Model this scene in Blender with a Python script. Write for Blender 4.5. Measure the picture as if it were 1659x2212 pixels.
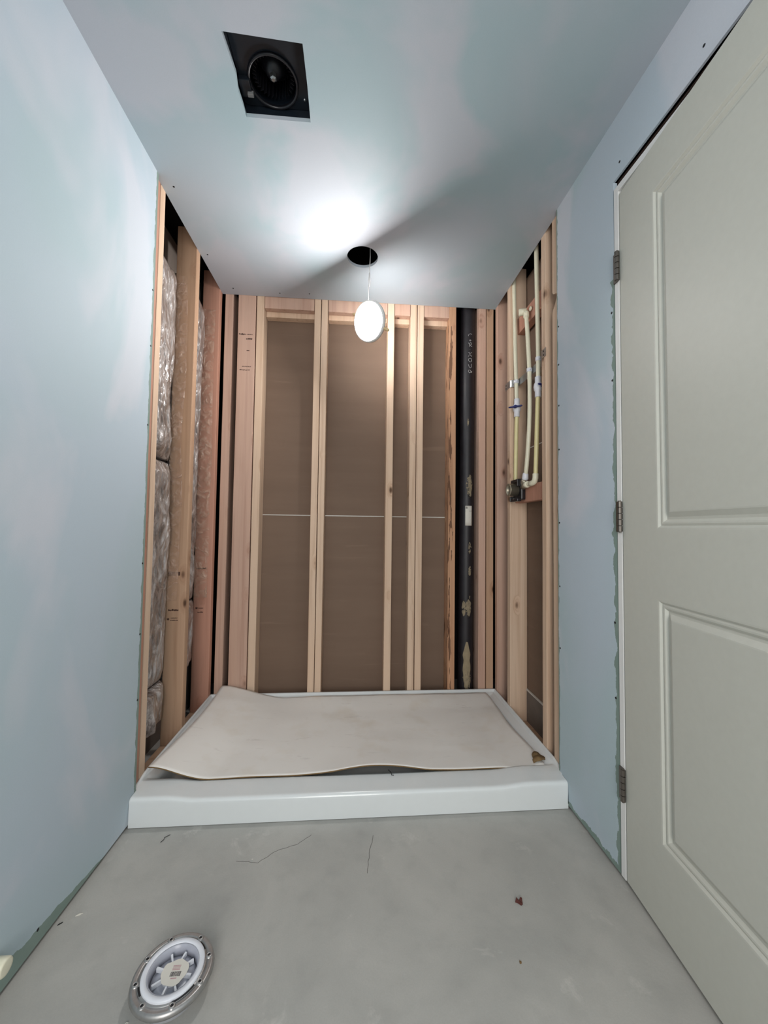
import bpy, bmesh, math, random
from mathutils import Vector, Matrix, noise
for o in list(bpy.data.objects): bpy.data.objects.remove(o)
S = bpy.context.scene
COL = S.collection
# ------------------------------------------------------------------ camera
FPX, YAW, PITCH, ROLL = 831.0, .07699, .03987, .01278
CAM = Vector((.7215, -1.35523, .994))
fw = Vector((math.sin(YAW)*math.cos(PITCH), math.cos(YAW)*math.cos(PITCH), math.sin(PITCH)))
rt = Vector((math.cos(YAW), -math.sin(YAW), 0)); up = rt.cross(fw)
c_, s_ = math.cos(ROLL), math.sin(ROLL)
r2 = rt*c_ + up*s_; u2 = up*c_ - rt*s_
cd = bpy.data.cameras.new('camera'); cam = bpy.data.objects.new('camera', cd); COL.objects.link(cam)
cam.matrix_world = Matrix(((r2.x, u2.x, -fw.x, CAM.x), (r2.y, u2.y, -fw.y, CAM.y), (r2.z, u2.z, -fw.z, CAM.z), (0, 0, 0, 1)))
cd.sensor_fit = 'HORIZONTAL'; cd.sensor_width = 36; cd.lens = 36*FPX/1659; cd.clip_start = .01
S.camera = cam
# ------------------------------------------------------------------ world, lights, exposure
wd = bpy.data.worlds.new('world'); S.world = wd; wd.use_nodes = True
bg = wd.node_tree.nodes['Background']; bg.inputs[0].default_value = (.8, .85, .9, 1); bg.inputs[1].default_value = .3
S.view_settings.view_transform = 'Standard'; S.view_settings.look = 'None'
S.view_settings.exposure = .66; S.view_settings.gamma = 1; S.view_settings.use_curve_mapping = False
LAMP_EMIT = 94.0            # strength of the hanging wafer light's diffuser
def area(name, loc, target, sx, sy, power, color):
    l = bpy.data.lights.new(name, 'AREA'); l.shape = 'RECTANGLE'; l.size = sx; l.size_y = sy; l.energy = power; l.color = color
    o = bpy.data.objects.new(name, l); COL.objects.link(o); o.location = loc
    o.rotation_euler = (Vector(target)-Vector(loc)).to_track_quat('-Z', 'Y').to_euler()
    return o
# added fill light, unseen, shining in through the doorway behind the camera
area('fill_light', (.60, -2.75, 1.30), (.85, .3, 1.25), .8, 1.8, 27, (1, .965, .93))

W = 1.499; YB = .758; H = 2.255; LX = -.0127; RX = W+.0127; YF = .847
rnd = random.Random(4)
# ------------------------------------------------------------------ helpers
def obj(name, bm, mat, parent=None, smooth=False, loc=None):
    me = bpy.data.meshes.new(name)
    bmesh.ops.recalc_face_normals(bm, faces=bm.faces)
    if loc is not None: bmesh.ops.translate(bm, verts=bm.verts, vec=-Vector(loc))
    bm.to_mesh(me); bm.free()
    if smooth:
        for p in me.polygons: p.use_smooth = True
    o = bpy.data.objects.new(name, me); COL.objects.link(o)
    if loc is not None: o.location = loc
    if mat:
        for m in (mat if isinstance(mat, (list, tuple)) else [mat]): me.materials.append(m)
    if parent is not None:
        o.parent = parent
        if loc is None: o.location = -Vector(parent.location) if parent.rotation_euler.z == 0 else (0, 0, 0)
        else: o.location = Vector(loc)-Vector(parent.location)
    return o
def tag(o, label=None, cat=None, group=None, kind=None):
    if label: o['label'] = label
    if cat: o['category'] = cat
    if group: o['group'] = group
    if kind: o['kind'] = kind
    return o
def thing(name, loc, label, cat, group=None):
    o = bpy.data.objects.new(name, None); COL.objects.link(o); o.location = loc; o.empty_display_size = .05
    return tag(o, label, cat, group)
def B(): return bmesh.new()
def box(bm, x0, x1, y0, y1, z0, z1, bev=0, mi=0):
    v = [bm.verts.new(p) for p in ((x0,y0,z0),(x1,y0,z0),(x1,y1,z0),(x0,y1,z0),(x0,y0,z1),(x1,y0,z1),(x1,y1,z1),(x0,y1,z1))]
    fs = [bm.faces.new([v[i] for i in q]) for q in ((0,3,2,1),(4,5,6,7),(0,1,5,4),(1,2,6,5),(2,3,7,6),(3,0,4,7))]
    for f in fs: f.material_index = mi
    if bev > 0:
        es = set(e for f in fs for e in f.edges)
        bmesh.ops.bevel(bm, geom=list(es), offset=bev, segments=2, affect='EDGES', profile=.6)
    return bm
def frame_of(t):
    t = t.normalized(); a = Vector((0, 0, 1)) if abs(t.z) < .9 else Vector((1, 0, 0))
    u = t.cross(a).normalized(); return u, t.cross(u).normalized()
def tube(bm, pts, rad, n=16, caps=True, mi=0):
    pts = [Vector(p) for p in pts]; rings = []
    if not hasattr(rad, '__len__'): rad = [rad]*len(pts)
    u = None
    for i, p in enumerate(pts):
        t = (pts[min(i+1, len(pts)-1)]-pts[max(i-1, 0)])
        if t.length < 1e-9: t = Vector((0, 0, 1))
        if u is None: u, w = frame_of(t)
        else:
            t.normalize(); u = (u-t*u.dot(t)).normalized(); w = t.cross(u)
        rings.append([bm.verts.new(p+(u*math.cos(a)+w*math.sin(a))*rad[i]) for a in [2*math.pi*k/n for k in range(n)]])
    for a, b in zip(rings, rings[1:]):
        for k in range(n):
            f = bm.faces.new((a[k], a[(k+1) % n], b[(k+1) % n], b[k])); f.material_index = mi
    if caps:
        for r in (rings[0], rings[-1]):
            f = bm.faces.new(r); f.material_index = mi
    return bm
def lathe(bm, prof, center, axis=(0, 0, 1), n=48, closed=False, mi=0, arc=None):
    c = Vector(center); ax = Vector(axis).normalized(); u, w = frame_of(ax)
    a0, a1 = arc or (0, 2*math.pi); full = arc is None
    m = n if full else n+1
    rings = []
    for k in range(m):
        a = a0+(a1-a0)*k/n; d = u*math.cos(a)+w*math.sin(a)
        rings.append([bm.verts.new(c+d*r+ax*h) for r, h in prof])
    for k in range(n):
        A = rings[k]; Bq = rings[(k+1) % m]
        q = len(prof)
        for j in range(q if closed else q-1):
            f = bm.faces.new((A[j], Bq[j], Bq[(j+1) % q], A[(j+1) % q])); f.material_index = mi
    if not full and closed:
        bm.faces.new(rings[0]); bm.faces.new(rings[-1])
    return bm
def prism(bm, poly, vec, mi=0):
    a = [bm.verts.new(Vector(p)) for p in poly]; b = [bm.verts.new(Vector(p)+Vector(vec)) for p in poly]
    fs = [bm.faces.new(a), bm.faces.new(b[::-1])]
    for i in range(len(a)): fs.append(bm.faces.new((a[i], b[i], b[(i+1) % len(a)], a[(i+1) % len(a)])))
    for f in fs: f.material_index = mi
    return bm
def smoothstep(a, b, x):
    t = max(0, min(1, (x-a)/(b-a))) if a != b else float(x > a)
    return t*t*(3-2*t)
# ------------------------------------------------------------------ materials
def newmat(name):
    m = bpy.data.materials.new(name); m.use_nodes = True
    nt = m.node_tree; return m, nt, nt.nodes['Principled BSDF']
class N:
    def __init__(s, nt): s.nt = nt
    def new(s, t, **k):
        n = s.nt.nodes.new(t)
        for a, b in k.items(): setattr(n, a, b)
        return n
    def link(s, a, b): s.nt.links.new(a, b)
    def setv(s, sock, v):
        if hasattr(v, 'is_output'): s.link(v, sock)
        else: sock.default_value = v
    def math(s, op, a, b=0, clamp=False):
        n = s.new('ShaderNodeMath', operation=op, use_clamp=clamp); s.setv(n.inputs[0], a); s.setv(n.inputs[1], b); return n.outputs[0]
    def noise(s, vec, scale, detail=4, rough=.55, dist=0):
        n = s.new('ShaderNodeTexNoise'); s.link(vec, n.inputs['Vector']); n.inputs['Scale'].default_value = scale
        n.inputs['Detail'].default_value = detail; n.inputs['Roughness'].default_value = rough; n.inputs['Distortion'].default_value = dist
        return n.outputs['Fac']
    def mapping(s, vec, scale=(1, 1, 1), loc=(0, 0, 0)):
        n = s.new('ShaderNodeMapping'); s.link(vec, n.inputs[0]); n.inputs['Scale'].default_value = scale
        s.setv(n.inputs['Location'], loc); return n.outputs[0]
    def ramp(s, f, stops):
        n = s.new('ShaderNodeValToRGB'); s.setv(n.inputs[0], f); e = n.color_ramp.elements
        while len(e) < len(stops): e.new(.5)
        for q, (p, c) in zip(e, stops): q.position = p; q.color = (*c, 1) if len(c) == 3 else c
        return n.outputs[0]
    def mix(s, f, a, b, mode='MIX'):
        n = s.new('ShaderNodeMix', data_type='RGBA', blend_type=mode); s.setv(n.inputs[0], f)
        for k, v in ((6, a), (7, b)):
            if isinstance(v, tuple): v = (*v[:3], 1)
            s.setv(n.inputs[k], v)
        return n.outputs[2]
    def bump(s, h, strength, dist, bsdf):
        n = s.new('ShaderNodeBump'); s.link(h, n.inputs['Height']); n.inputs['Strength'].default_value = strength
        n.inputs['Distance'].default_value = dist; s.link(n.outputs[0], bsdf.inputs['Normal'])
def srgb(r, g, b):
    f = lambda c: ((c/255+.055)/1.055)**2.4 if c > 10 else c/255/12.92
    return (f(r), f(g), f(b))
def plain(name, col, rough=.5, metal=0, var=.06, scale=30, bump=.0, coat=0, spec=None):
    m, nt, b = newmat(name); g = N(nt)
    tc = g.new('ShaderNodeTexCoord').outputs['Object']
    f = g.noise(tc, scale, 4)
    dark = tuple(c*(1-var*2) for c in col); light = tuple(min(1, c*(1+var*2)) for c in col)
    g.link(g.mix(f, dark, light), b.inputs['Base Color'])
    b.inputs['Roughness'].default_value = rough; b.inputs['Metallic'].default_value = metal
    b.inputs['Coat Weight'].default_value = coat
    if spec is not None: b.inputs['Specular IOR Level'].default_value = spec
    if bump: g.bump(g.noise(tc, scale*3, 5), bump, .002, b)
    return m
def wood(name, base, dark, streak=.5, bark=0.0, rough=.72):
    m, nt, b = newmat(name); g = N(nt)
    tc = g.new('ShaderNodeTexCoord').outputs['Object']
    rn = g.new('ShaderNodeObjectInfo').outputs['Random']
    off = g.math('MULTIPLY', rn, 37.0)
    cmb = g.new('ShaderNodeCombineXYZ'); g.link(off, cmb.inputs[0]); g.link(off, cmb.inputs[1]); g.link(off, cmb.inputs[2])
    add = g.new('ShaderNodeVectorMath', operation='ADD'); g.link(tc, add.inputs[0]); g.link(cmb.outputs[0], add.inputs[1])
    v = add.outputs[0]
    # knots: stretched voronoi cells
    kv = g.mapping(v, (10, 10, 5.0))
    vor = g.new('ShaderNodeTexVoronoi'); g.link(kv, vor.inputs['Vector']); vor.inputs['Scale'].default_value = 1.0
    d = vor.outputs['Distance']
    # only some cells carry a knot
    sep = g.new('ShaderNodeSeparateColor'); g.link(vor.outputs['Color'], sep.inputs[0])
    has = g.math('GREATER_THAN', sep.outputs[0], .38)
    ring = g.math('MULTIPLY', g.math('SUBTRACT', 1.0, g.math('MULTIPLY', d, 3.6), clamp=True), has, clamp=True)
    core = g.math('MULTIPLY', g.math('SUBTRACT', 1.0, g.math('MULTIPLY', d, 8.5), clamp=True), has, clamp=True)
    # grain bends round the knots
    gv = g.mapping(v, (55, 55, 1.6))
    wv = g.new('ShaderNodeVectorMath', operation='ADD'); g.link(gv, wv.inputs[0])
    c2 = g.new('ShaderNodeCombineXYZ'); g.link(g.math('MULTIPLY', ring, 3.0), c2.inputs[0]); g.link(g.math('MULTIPLY', ring, 3.0), c2.inputs[1]); g.link(c2.outputs[0], wv.inputs[1])
    gr = g.noise(wv.outputs[0], .8, 4, .5, .6)
    fine = g.noise(g.mapping(v, (320, 320, 9)), 1.0, 3)
    big = g.noise(g.mapping(v, (6, 6, 1.2)), 1.0, 3)
    col = g.ramp(gr, [(.22, tuple(d_*.55+b_*.45 for b_, d_ in zip(base, dark))), (.5, base), (.8, tuple(min(1, c*1.08) for c in base))])
    col = g.mix(g.math('MULTIPLY', g.math('SUBTRACT', big, .45), 1.6, clamp=True), col, tuple(a*b_ for a, b_ in zip(base, (1.0, .90, .82))))
    col = g.mix(g.math('MULTIPLY', fine, .16), col, dark)
    col = g.mix(g.math('MULTIPLY', ring, .45), col, tuple(a*b_ for a, b_ in zip(dark, (1.0, .8, .65))))
    col = g.mix(g.math('MULTIPLY', core, 1.6, clamp=True), col, tuple(a*.35 for a in dark))
    if bark:
        ox = g.new('ShaderNodeSeparateXYZ'); g.link(tc, ox.inputs[0])
        bk = g.math('GREATER_THAN', g.math('SUBTRACT', g.noise(g.mapping(v, (60, 60, 7)), 1.0, 4), g.math('MULTIPLY', g.math('ABSOLUTE', g.math('ADD', ox.outputs[0], .011)), 9.0)), .50)
        col = g.mix(g.math('MULTIPLY', bk, .75), col, (.06, .025, .015))
    g.link(col, b.inputs['Base Color']); b.inputs['Roughness'].default_value = rough
    b.inputs['Specular IOR Level'].default_value = .25
    g.bump(g.math('ADD', gr, g.math('MULTIPLY', fine, .4)), .25, .0012, b)
    return m
PINE = wood('pine_cream', srgb(216, 190, 166), srgb(164, 126, 98))
PINEP = wood('pine_pinkish', srgb(200, 168, 150), srgb(154, 114, 96))
PINER = wood('pine_reddish', srgb(190, 142, 122), srgb(142, 98, 80))
PINEB = wood('pine_tan', srgb(184, 152, 126), srgb(138, 102, 78))
PINEO = wood('pine_bark_edge', srgb(196, 154, 122), srgb(140, 94, 66), bark=1.0)
STUDM = dict(c=PINE, p=PINEP, r=PINER, b=PINEB, o=PINEO)

def drywall(name, base, alt, mud, masks=None, patch=1.0):
    """painted / mudded drywall; masks = list of functions(g, x, y, z, noise)->factor socket where the bare green board shows"""
    m, nt, b = newmat(name); g = N(nt)
    tc = g.new('ShaderNodeTexCoord').outputs['Object']
    sx = g.new('ShaderNodeSeparateXYZ'); g.link(tc, sx.inputs[0])
    n1 = g.noise(g.mapping(tc, (1, 1, .8)), 1.5*patch, 3, .5, .6); n2 = g.noise(g.mapping(tc, (1, 1, .55), (7, 3, 1)), 2.6*patch, 4, .5, .4)
    col = g.mix(g.ramp(n1, [(.42, (0, 0, 0)), (.58, (1, 1, 1))]), base, alt)
    col = g.mix(g.ramp(n2, [(.5, (0, 0, 0)), (.6, (.8, .8, .8))]), col, mud)
    speck = g.noise(tc, 420, 2)
    col = g.mix(g.math('MULTIPLY', speck, .16), col, tuple(c*.5 for c in base))
    if masks:
        nz = g.noise(tc, 22, 4)
        green = g.mix(g.noise(tc, 9, 4), srgb(112, 134, 126), srgb(142, 158, 150))
        for fn in masks:
            col = g.mix(fn(g, sx.outputs[0], sx.outputs[1], sx.outputs[2], nz), col, green)
    g.link(col, b.inputs['Base Color']); b.inputs['Roughness'].default_value = .62
    b.inputs['Specular IOR Level'].default_value = .35
    g.bump(g.noise(tc, 260, 3), .12, .0008, b)
    return m
def m_left_bottom(g, x, y, z, n):
    h = g.math('MULTIPLY', g.math('SUBTRACT', -.05, y), .105, clamp=True)
    h = g.math('MULTIPLY', h, g.math('ADD', 1.0, g.math('MULTIPLY', n, .8)))
    return g.math('LESS_THAN', z, g.math('MINIMUM', g.math('ADD', h, .002), .07))
def m_left_edge(g, x, y, z, n):
    return g.math('GREATER_THAN', g.math('ADD', y, g.math('MULTIPLY', n, .022)), .040)
def m_right_bottom(g, x, y, z, n):
    return g.math('LESS_THAN', g.math('ADD', z, g.math('MULTIPLY', n, .05)), .052)
def m_right_jamb(g, x, y, z, n):
    a = g.math('LESS_THAN', g.math('ADD', y, g.math('MULTIPLY', n, .045)), -.236)
    c = g.math('LESS_THAN', z, 1.76)
    e = g.math('GREATER_THAN', y, -.30)
    return g.math('MULTIPLY', g.math('MULTIPLY', a, c), e)
def m_right_edge(g, x, y, z, n):
    return g.math('GREATER_THAN', g.math('ADD', y, g.math('MULTIPLY', n, .02)), .066)
BLUE, BLUE2, MUD = srgb(188, 201, 211), srgb(181, 199, 205), srgb(206, 209, 217)
WALL_L = drywall('wall_left_paint', BLUE, BLUE2, MUD, [m_left_bottom, m_left_edge])
WALL_R = drywall('wall_right_paint', BLUE, BLUE2, MUD, [m_right_bottom, m_right_jamb, m_right_edge])
CEIL = drywall('ceiling_paint', srgb(176, 185, 193), srgb(163, 182, 188), srgb(186, 188, 196), patch=.9)
def concrete(name, a, b_, rough=.8):
    m, nt, b = newmat(name); g = N(nt)
    tc = g.new('ShaderNodeTexCoord').outputs['Object']
    n1 = g.noise(tc, 3.0, 5, .6, .5); n2 = g.noise(tc, 14, 5, .6); n3 = g.noise(tc, 300, 2)
    col = g.mix(g.ramp(n1, [(.35, (0, 0, 0)), (.65, (1, 1, 1))]), a, b_)
    col = g.mix(g.ramp(n2, [(.5, (0, 0, 0)), (.8, (.35, .35, .35))]), col, tuple(c*.72 for c in a))
    col = g.mix(g.ramp(g.noise(tc, 7, 5, .7, .5), [(.62, (0, 0, 0)), (.72, (.5, .5, .5))]), col, tuple(min(1, c*1.35) for c in b_))
    col = g.mix(g.math('MULTIPLY', n3, .3), col, tuple(c*.6 for c in a))
    g.link(col, b.inputs['Base Color']); b.inputs['Roughness'].default_value = rough
    g.bump(g.math('ADD', g.noise(tc, 120, 4), g.math('MULTIPLY', n2, .5)), .18, .0015, b)
    return m
FLOOR = concrete('concrete_floor', srgb(168, 167, 162), srgb(184, 182, 176))
CONC = concrete('rough_concrete', srgb(120, 116, 108), srgb(150, 146, 136))
def smearmat():
    m, nt, b = newmat('dried_foam_smear'); g = N(nt)
    tc = g.new('ShaderNodeTexCoord').outputs['Object']
    g.link(g.mix(g.noise(tc, 50, 4), srgb(96, 86, 72), srgb(168, 154, 126)), b.inputs['Base Color']); b.inputs['Roughness'].default_value = .9
    g.link(g.math('GREATER_THAN', g.noise(tc, 42, 5, .7, .8), .46), b.inputs['Alpha'])
    return m
SMEAR = smearmat()
def papermat():
    m, nt, b = newmat('brown_paper_face'); g = N(nt)
    tc = g.new('ShaderNodeTexCoord').outputs['Object']
    n1 = g.noise(g.mapping(tc, (1.5, 1.5, 14)), 1, 5, .6); n2 = g.noise(tc, 5, 4)
    st = g.noise(g.mapping(tc, (2.2, 2.2, 30), (3, 0, 5)), 1, 3, .5, .3)
    col = g.mix(n1, srgb(112, 92, 78), srgb(128, 107, 91))
    col = g.mix(g.ramp(st, [(.66, (0, 0, 0)), (.74, (.22, .22, .22))]), col, srgb(156, 132, 114))
    col = g.mix(g.math('MULTIPLY', n2, .25), col, srgb(110, 88, 74))
    g.link(col, b.inputs['Base Color']); b.inputs['Roughness'].default_value = .75
    b.inputs['Specular IOR Level'].default_value = .3
    return m
PAPER = papermat()
DARK = plain('cavity_shade', (.012, .011, .011), .9)  # near-black colour that paints in the shade of unlit cavities
GAPB = plain('dark_timber', srgb(70, 52, 44), .85)
WHITE = plain('white_tape', srgb(200, 196, 188), .6)
TRIMW = plain('white_jamb_primer', srgb(226, 226, 224), .45, var=.02)
DOORM = plain('door_paint', srgb(196, 196, 186), .5, var=.02, scale=60, bump=.06)
HINGE = plain('hinge_pewter', srgb(110, 104, 98), .38, .85)
ACRYL = plain('white_acrylic', srgb(222, 226, 226), .22, var=.01, coat=.3)
CREAM = plain('cream_cpvc', srgb(226, 222, 198), .35, var=.03)
CREAM2 = plain('cream_cpvc_yellowish', srgb(220, 210, 158), .35, var=.04)
PVCW = plain('white_pvc', srgb(222, 224, 230), .35, var=.03)
BLUEH = plain('blue_handle', srgb(22, 30, 96), .35)
BLACKP = plain('black_plastic', (.010, .010, .013), .34, var=.2)
BLACKB = plain('black_fan_steel', (.008, .012, .018), .3, var=.2)
BRASS = plain('valve_metal', srgb(176, 168, 150), .42, .8)
STEEL = plain('galvanised_steel', srgb(170, 172, 172), .34, .9, var=.12, scale=60)
SSTL = plain('flange_steel', srgb(170, 168, 166), .4, .8, var=.12, scale=70)
CHALK = plain('chalk', srgb(190, 190, 190), .8)
INK = plain('stamp_ink', srgb(60, 34, 28), .8)
SCREW = plain('screw_head', (.02, .02, .022), .5, .5)
CARDE = plain('cardboard_brown', srgb(120, 96, 62), .85, var=.15, scale=80)
GLUE = plain('overspray_foam', srgb(150, 136, 110), .9, var=.15, scale=40, bump=.4)
LABELW = plain('paper_label', srgb(214, 210, 200), .6, var=.02)
PINKI = plain('debris_brown', srgb(84, 40, 34), .7)
GREYB = plain('grey_board', srgb(116, 106, 98), .85, var=.15, scale=12)
def cardmat():
    m, nt, b = newmat('cardboard_white_face'); g = N(nt)
    tc = g.new('ShaderNodeTexCoord').outputs['Object']
    n1 = g.noise(tc, 3, 5, .6, .6); sc = g.noise(g.mapping(tc, (6, 30, 30)), 1, 5, .7, .8)
    col = g.mix(n1, srgb(230, 227, 221), srgb(240, 237, 232))
    col = g.mix(g.ramp(g.noise(g.mapping(tc, (1, 1, 1), (4, 2, 0)), 5, 4), [(.55, (0, 0, 0)), (.75, (.35, .35, .35))]), col, srgb(206, 190, 164))
    col = g.mix(g.ramp(sc, [(.62, (0, 0, 0)), (.72, (.25, .25, .25))]), col, srgb(160, 152, 146))
    g.link(col, b.inputs['Base Color']); b.inputs['Roughness'].default_value = .7; b.inputs['Specular IOR Level'].default_value = .3
    g.bump(g.noise(g.mapping(tc, (40, 8, 8)), 1, 4), .15, .002, b)
    return m
CARD = cardmat()
def bagmat():
    m, nt, b = newmat('bagged_insulation'); g = N(nt)
    tc = g.new('ShaderNodeTexCoord').outputs['Object']
    n1 = g.noise(g.mapping(tc, (1, 1, .45)), 16, 5, .65, 1.2)
    col = g.ramp(n1, [(.3, srgb(100, 86, 80)), (.5, srgb(150, 138, 132)), (.66, srgb(206, 200, 198))])
    g.link(col, b.inputs['Base Color']); b.inputs['Roughness'].default_value = .3
    b.inputs['Coat Weight'].default_value = 1.0; b.inputs['Coat Roughness'].default_value = .13
    b.inputs['Specular IOR Level'].default_value = .9
    w = g.noise(g.mapping(tc, (1, 1, .35)), 13, 3, .55, 2.6)
    vo = g.new('ShaderNodeTexVoronoi', feature='DISTANCE_TO_EDGE'); g.link(g.mapping(tc, (1, 1, .3)), vo.inputs['Vector']); vo.inputs['Scale'].default_value = 34
    g.bump(g.math('ADD', w, g.math('MULTIPLY', g.math('MINIMUM', vo.outputs['Distance'], .35), 1.0)), 1.0, .020, b)
    return m
BAG = bagmat()
def filmmat(tint, alpha):
    m, nt, b = newmat('clear_plastic_film'); g = N(nt)
    tc = g.new('ShaderNodeTexCoord').outputs['Object']
    b.inputs['Base Color'].default_value = (*tint, 1); b.inputs['Roughness'].default_value = .25
    b.inputs['Specular IOR Level'].default_value = 1.0
    n1 = g.noise(g.mapping(tc, (1, 1, .9)), 26, 4, .5, 1.2)
    g.bump(n1, 1.0, .02, b)
    g.link(g.math('MULTIPLY', g.ramp(n1, [(.45, (.08, .08, .08)), (.70, (.55, .55, .55))]), alpha), b.inputs['Alpha'])  # warm tint and opacity streaks stand in for glints on the crinkles
    return m
FILM = filmmat(srgb(222, 188, 164), .8)
def emit(name, col, s):
    m, nt, b = newmat(name); b.inputs['Base Color'].default_value = (.9, .9, .9, 1)
    b.inputs['Emission Color'].default_value = (*col, 1); b.inputs['Emission Strength'].default_value = s
    return m
CLIP = plain('clip_tan', srgb(214, 186, 140), .5)
LAMP = emit('lit_diffuser', (1, .985, .97), LAMP_EMIT)

# ------------------------------------------------------------------ structure
def struct(name, bm, m, parent=None, loc=None, smooth=False, label=None):
    o = obj(name, bm, m, parent, smooth, loc)
    if parent is None: o['kind'] = 'structure'
    return o
fl = struct('floor', box(B(), -.35, 2.0, -2.7, 1.3, -.1, 0), FLOOR)
def ribbon(bm, pts, w, z=.0003):
    for (a, b) in zip(pts, pts[1:]):
        a = Vector((*a, 0)); b = Vector((*b, 0)); t = (b-a).normalized(); n = Vector((-t.y, t.x, 0))*w/2
        q = [a-n, b-n, b+n, a+n]
        prism(bm, [(p.x, p.y, -.0005) for p in q], (0, 0, z+.0005))
def crack(pts, w):
    bm = B(); P = []
    for a, b in zip(pts, pts[1:]):
        for k in range(6):
            t = k/6; P.append((a[0]+(b[0]-a[0])*t+rnd.uniform(-.0015, .0015), a[1]+(b[1]-a[1])*t+rnd.uniform(-.0015, .0015)))
    P.append(pts[-1]); ribbon(bm, P, w); obj('crack', bm, plain('crack_grey', srgb(108, 106, 100), .9), fl)  # flat grey ribbons draw the crack lines
crack([(.39, -.145), (.455, -.155), (.50, -.115), (.56, -.095), (.60, -.06)], .0013)
crack([(.80, -.075), (.785, -.13), (.775, -.21)], .0016)

def hole_slab(name, mat, z0, z1, x0, x1, y0, y1, rect, circ):
    """ceiling board with one rectangular (slightly ragged) and one round cut-out"""
    me_o = obj(name, box(B(), x0, x1, y0, y1, z0, z1), mat)
    cutters = []
    (a, b, c, d) = rect
    cb = obj('cut', prism(B(), [(a-.006, c-.004, z0-.05), (b, c+.004, z0-.05), (b+.001, (c+d)/2, z0-.05), (b-.001, d, z0-.05), (a+.001, d+.001, z0-.05), (a-.003, (c+d)/2+.03, z0-.05), (a+.003, (c+d)/2-.01, z0-.05)], (0, 0, .2)), None)
    cy = obj('cut', lathe(B(), [(.0001, -.05), (circ[2], -.05), (circ[2], .15), (.0001, .15)], (circ[0], circ[1], z0), n=64, closed=False), None)
    bm = bmesh.new(); bm.from_mesh(cy.data); bmesh.ops.remove_doubles(bm, verts=bm.verts, dist=.0005); bmesh.ops.recalc_face_normals(bm, faces=bm.faces); bm.to_mesh(cy.data); bm.free()
    for q in (cb, cy):
        md = me_o.modifiers.new('b', 'BOOLEAN'); md.operation = 'DIFFERENCE'; md.object = q; md.solver = 'EXACT'
    dg = bpy.context.evaluated_depsgraph_get(); ev = me_o.evaluated_get(dg)
    nm = bpy.data.meshes.new_from_object(ev); me_o.modifiers.clear(); me_o.data = nm
    for q in (cb, cy): bpy.data.objects.remove(q)
    me_o['kind'] = 'structure'
    return me_o
ceil = hole_slab('ceiling', CEIL, H, H+.0127, LX, RX, -2.6, YB-.001, (.369, .567, -.388, -.187), (.741, .400, .072))
struct('ceiling', box(B(), -.35, 2.0, -2.7, 1.3, H+.24, H+.27), DARK)  # unseen deck, coloured near-black so the ceiling holes look unlit
# unseen joist bay end added in near-black so that the hole shows a dark cavity
struct('bay_light_block', box(B(), -.3, 1.9, -2.7, -2.62, H+.02, H+.24), DARK)

# left drywall sheet, stops before the framing
struct('wall_left', box(B(), LX, 0, -2.6, .041, .012, H), WALL_L)
# outer faces behind the framing, added against light leaks, near-black for cavity shade
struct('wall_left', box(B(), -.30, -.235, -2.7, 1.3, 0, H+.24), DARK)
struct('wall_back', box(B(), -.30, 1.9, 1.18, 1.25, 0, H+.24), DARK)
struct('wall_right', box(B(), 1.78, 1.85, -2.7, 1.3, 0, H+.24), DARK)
# right drywall: strip next to the door, panel over the door, beyond the door
YJ = -.270; DW = .715; YJ2 = YJ-.022-DW-.03
bm = B(); box(bm, W, RX, YJ, .062, .012, H)
box(bm, W, RX, YJ2, YJ, 2.062, H)
box(bm, W, RX, -2.6, YJ2, .012, H)
bmesh.ops.remove_doubles(bm, verts=bm.verts, dist=1e-5)
struct('wall_right', bm, WALL_R)
# framing round the door seen in the gap over the head
hd = thing('door_header', (1.56, -.64, 2.035), 'rough dark timber header showing in the gap above the white door head', 'header')
obj('header_board', box(B(), W+.006, RX+.089, YJ2-.05, YJ+.035, 2.062, 2.20), GAPB, hd)
# wall behind the camera with the open doorway
bm = B(); box(bm, -.3, .25, -2.62, -2.6, 0, H); box(bm, 1.2, 1.8, -2.62, -2.6, 0, H); box(bm, .25, 1.2, -2.62, -2.6, 2.15, H)
struct('wall_front', bm, WALL_L)

# brown paper backs of the boards beyond the stud walls
bm = B(); box(bm, .160, 1.290, YF+.001, YF+.013, .012, 1.0535)
bk1 = struct('wall_back', bm, PAPER)
bk2 = struct('wall_back', box(B(), .160, 1.290, YF+.001, YF+.013, 1.0585, H+.03), PAPER)
struct('trim_2', box(B(), .166, 1.288, YF-.0004, YF+.010, 1.0535, 1.0585), WHITE)
RB = RX+.089
struct('wall_right', box(B(), RB+.001, RB+.013, -.25, .86, .195, 1.402), PAPER)
struct('wall_right', box(B(), RB+.001, RB+.013, -.25, .86, 1.407, H+.05), PAPER)
struct('trim_3', box(B(), RB-.0004, RB+.010, .12, .84, 1.402, 1.407), WHITE)
struct('trim_4', box(B(), RB-.004, RB+.013, -.25, .86, .0, .188), GREYB)
struct('trim_5', box(B(), RB-.006, RB+.012, -.25, .86, .188, .195), WHITE)

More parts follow.
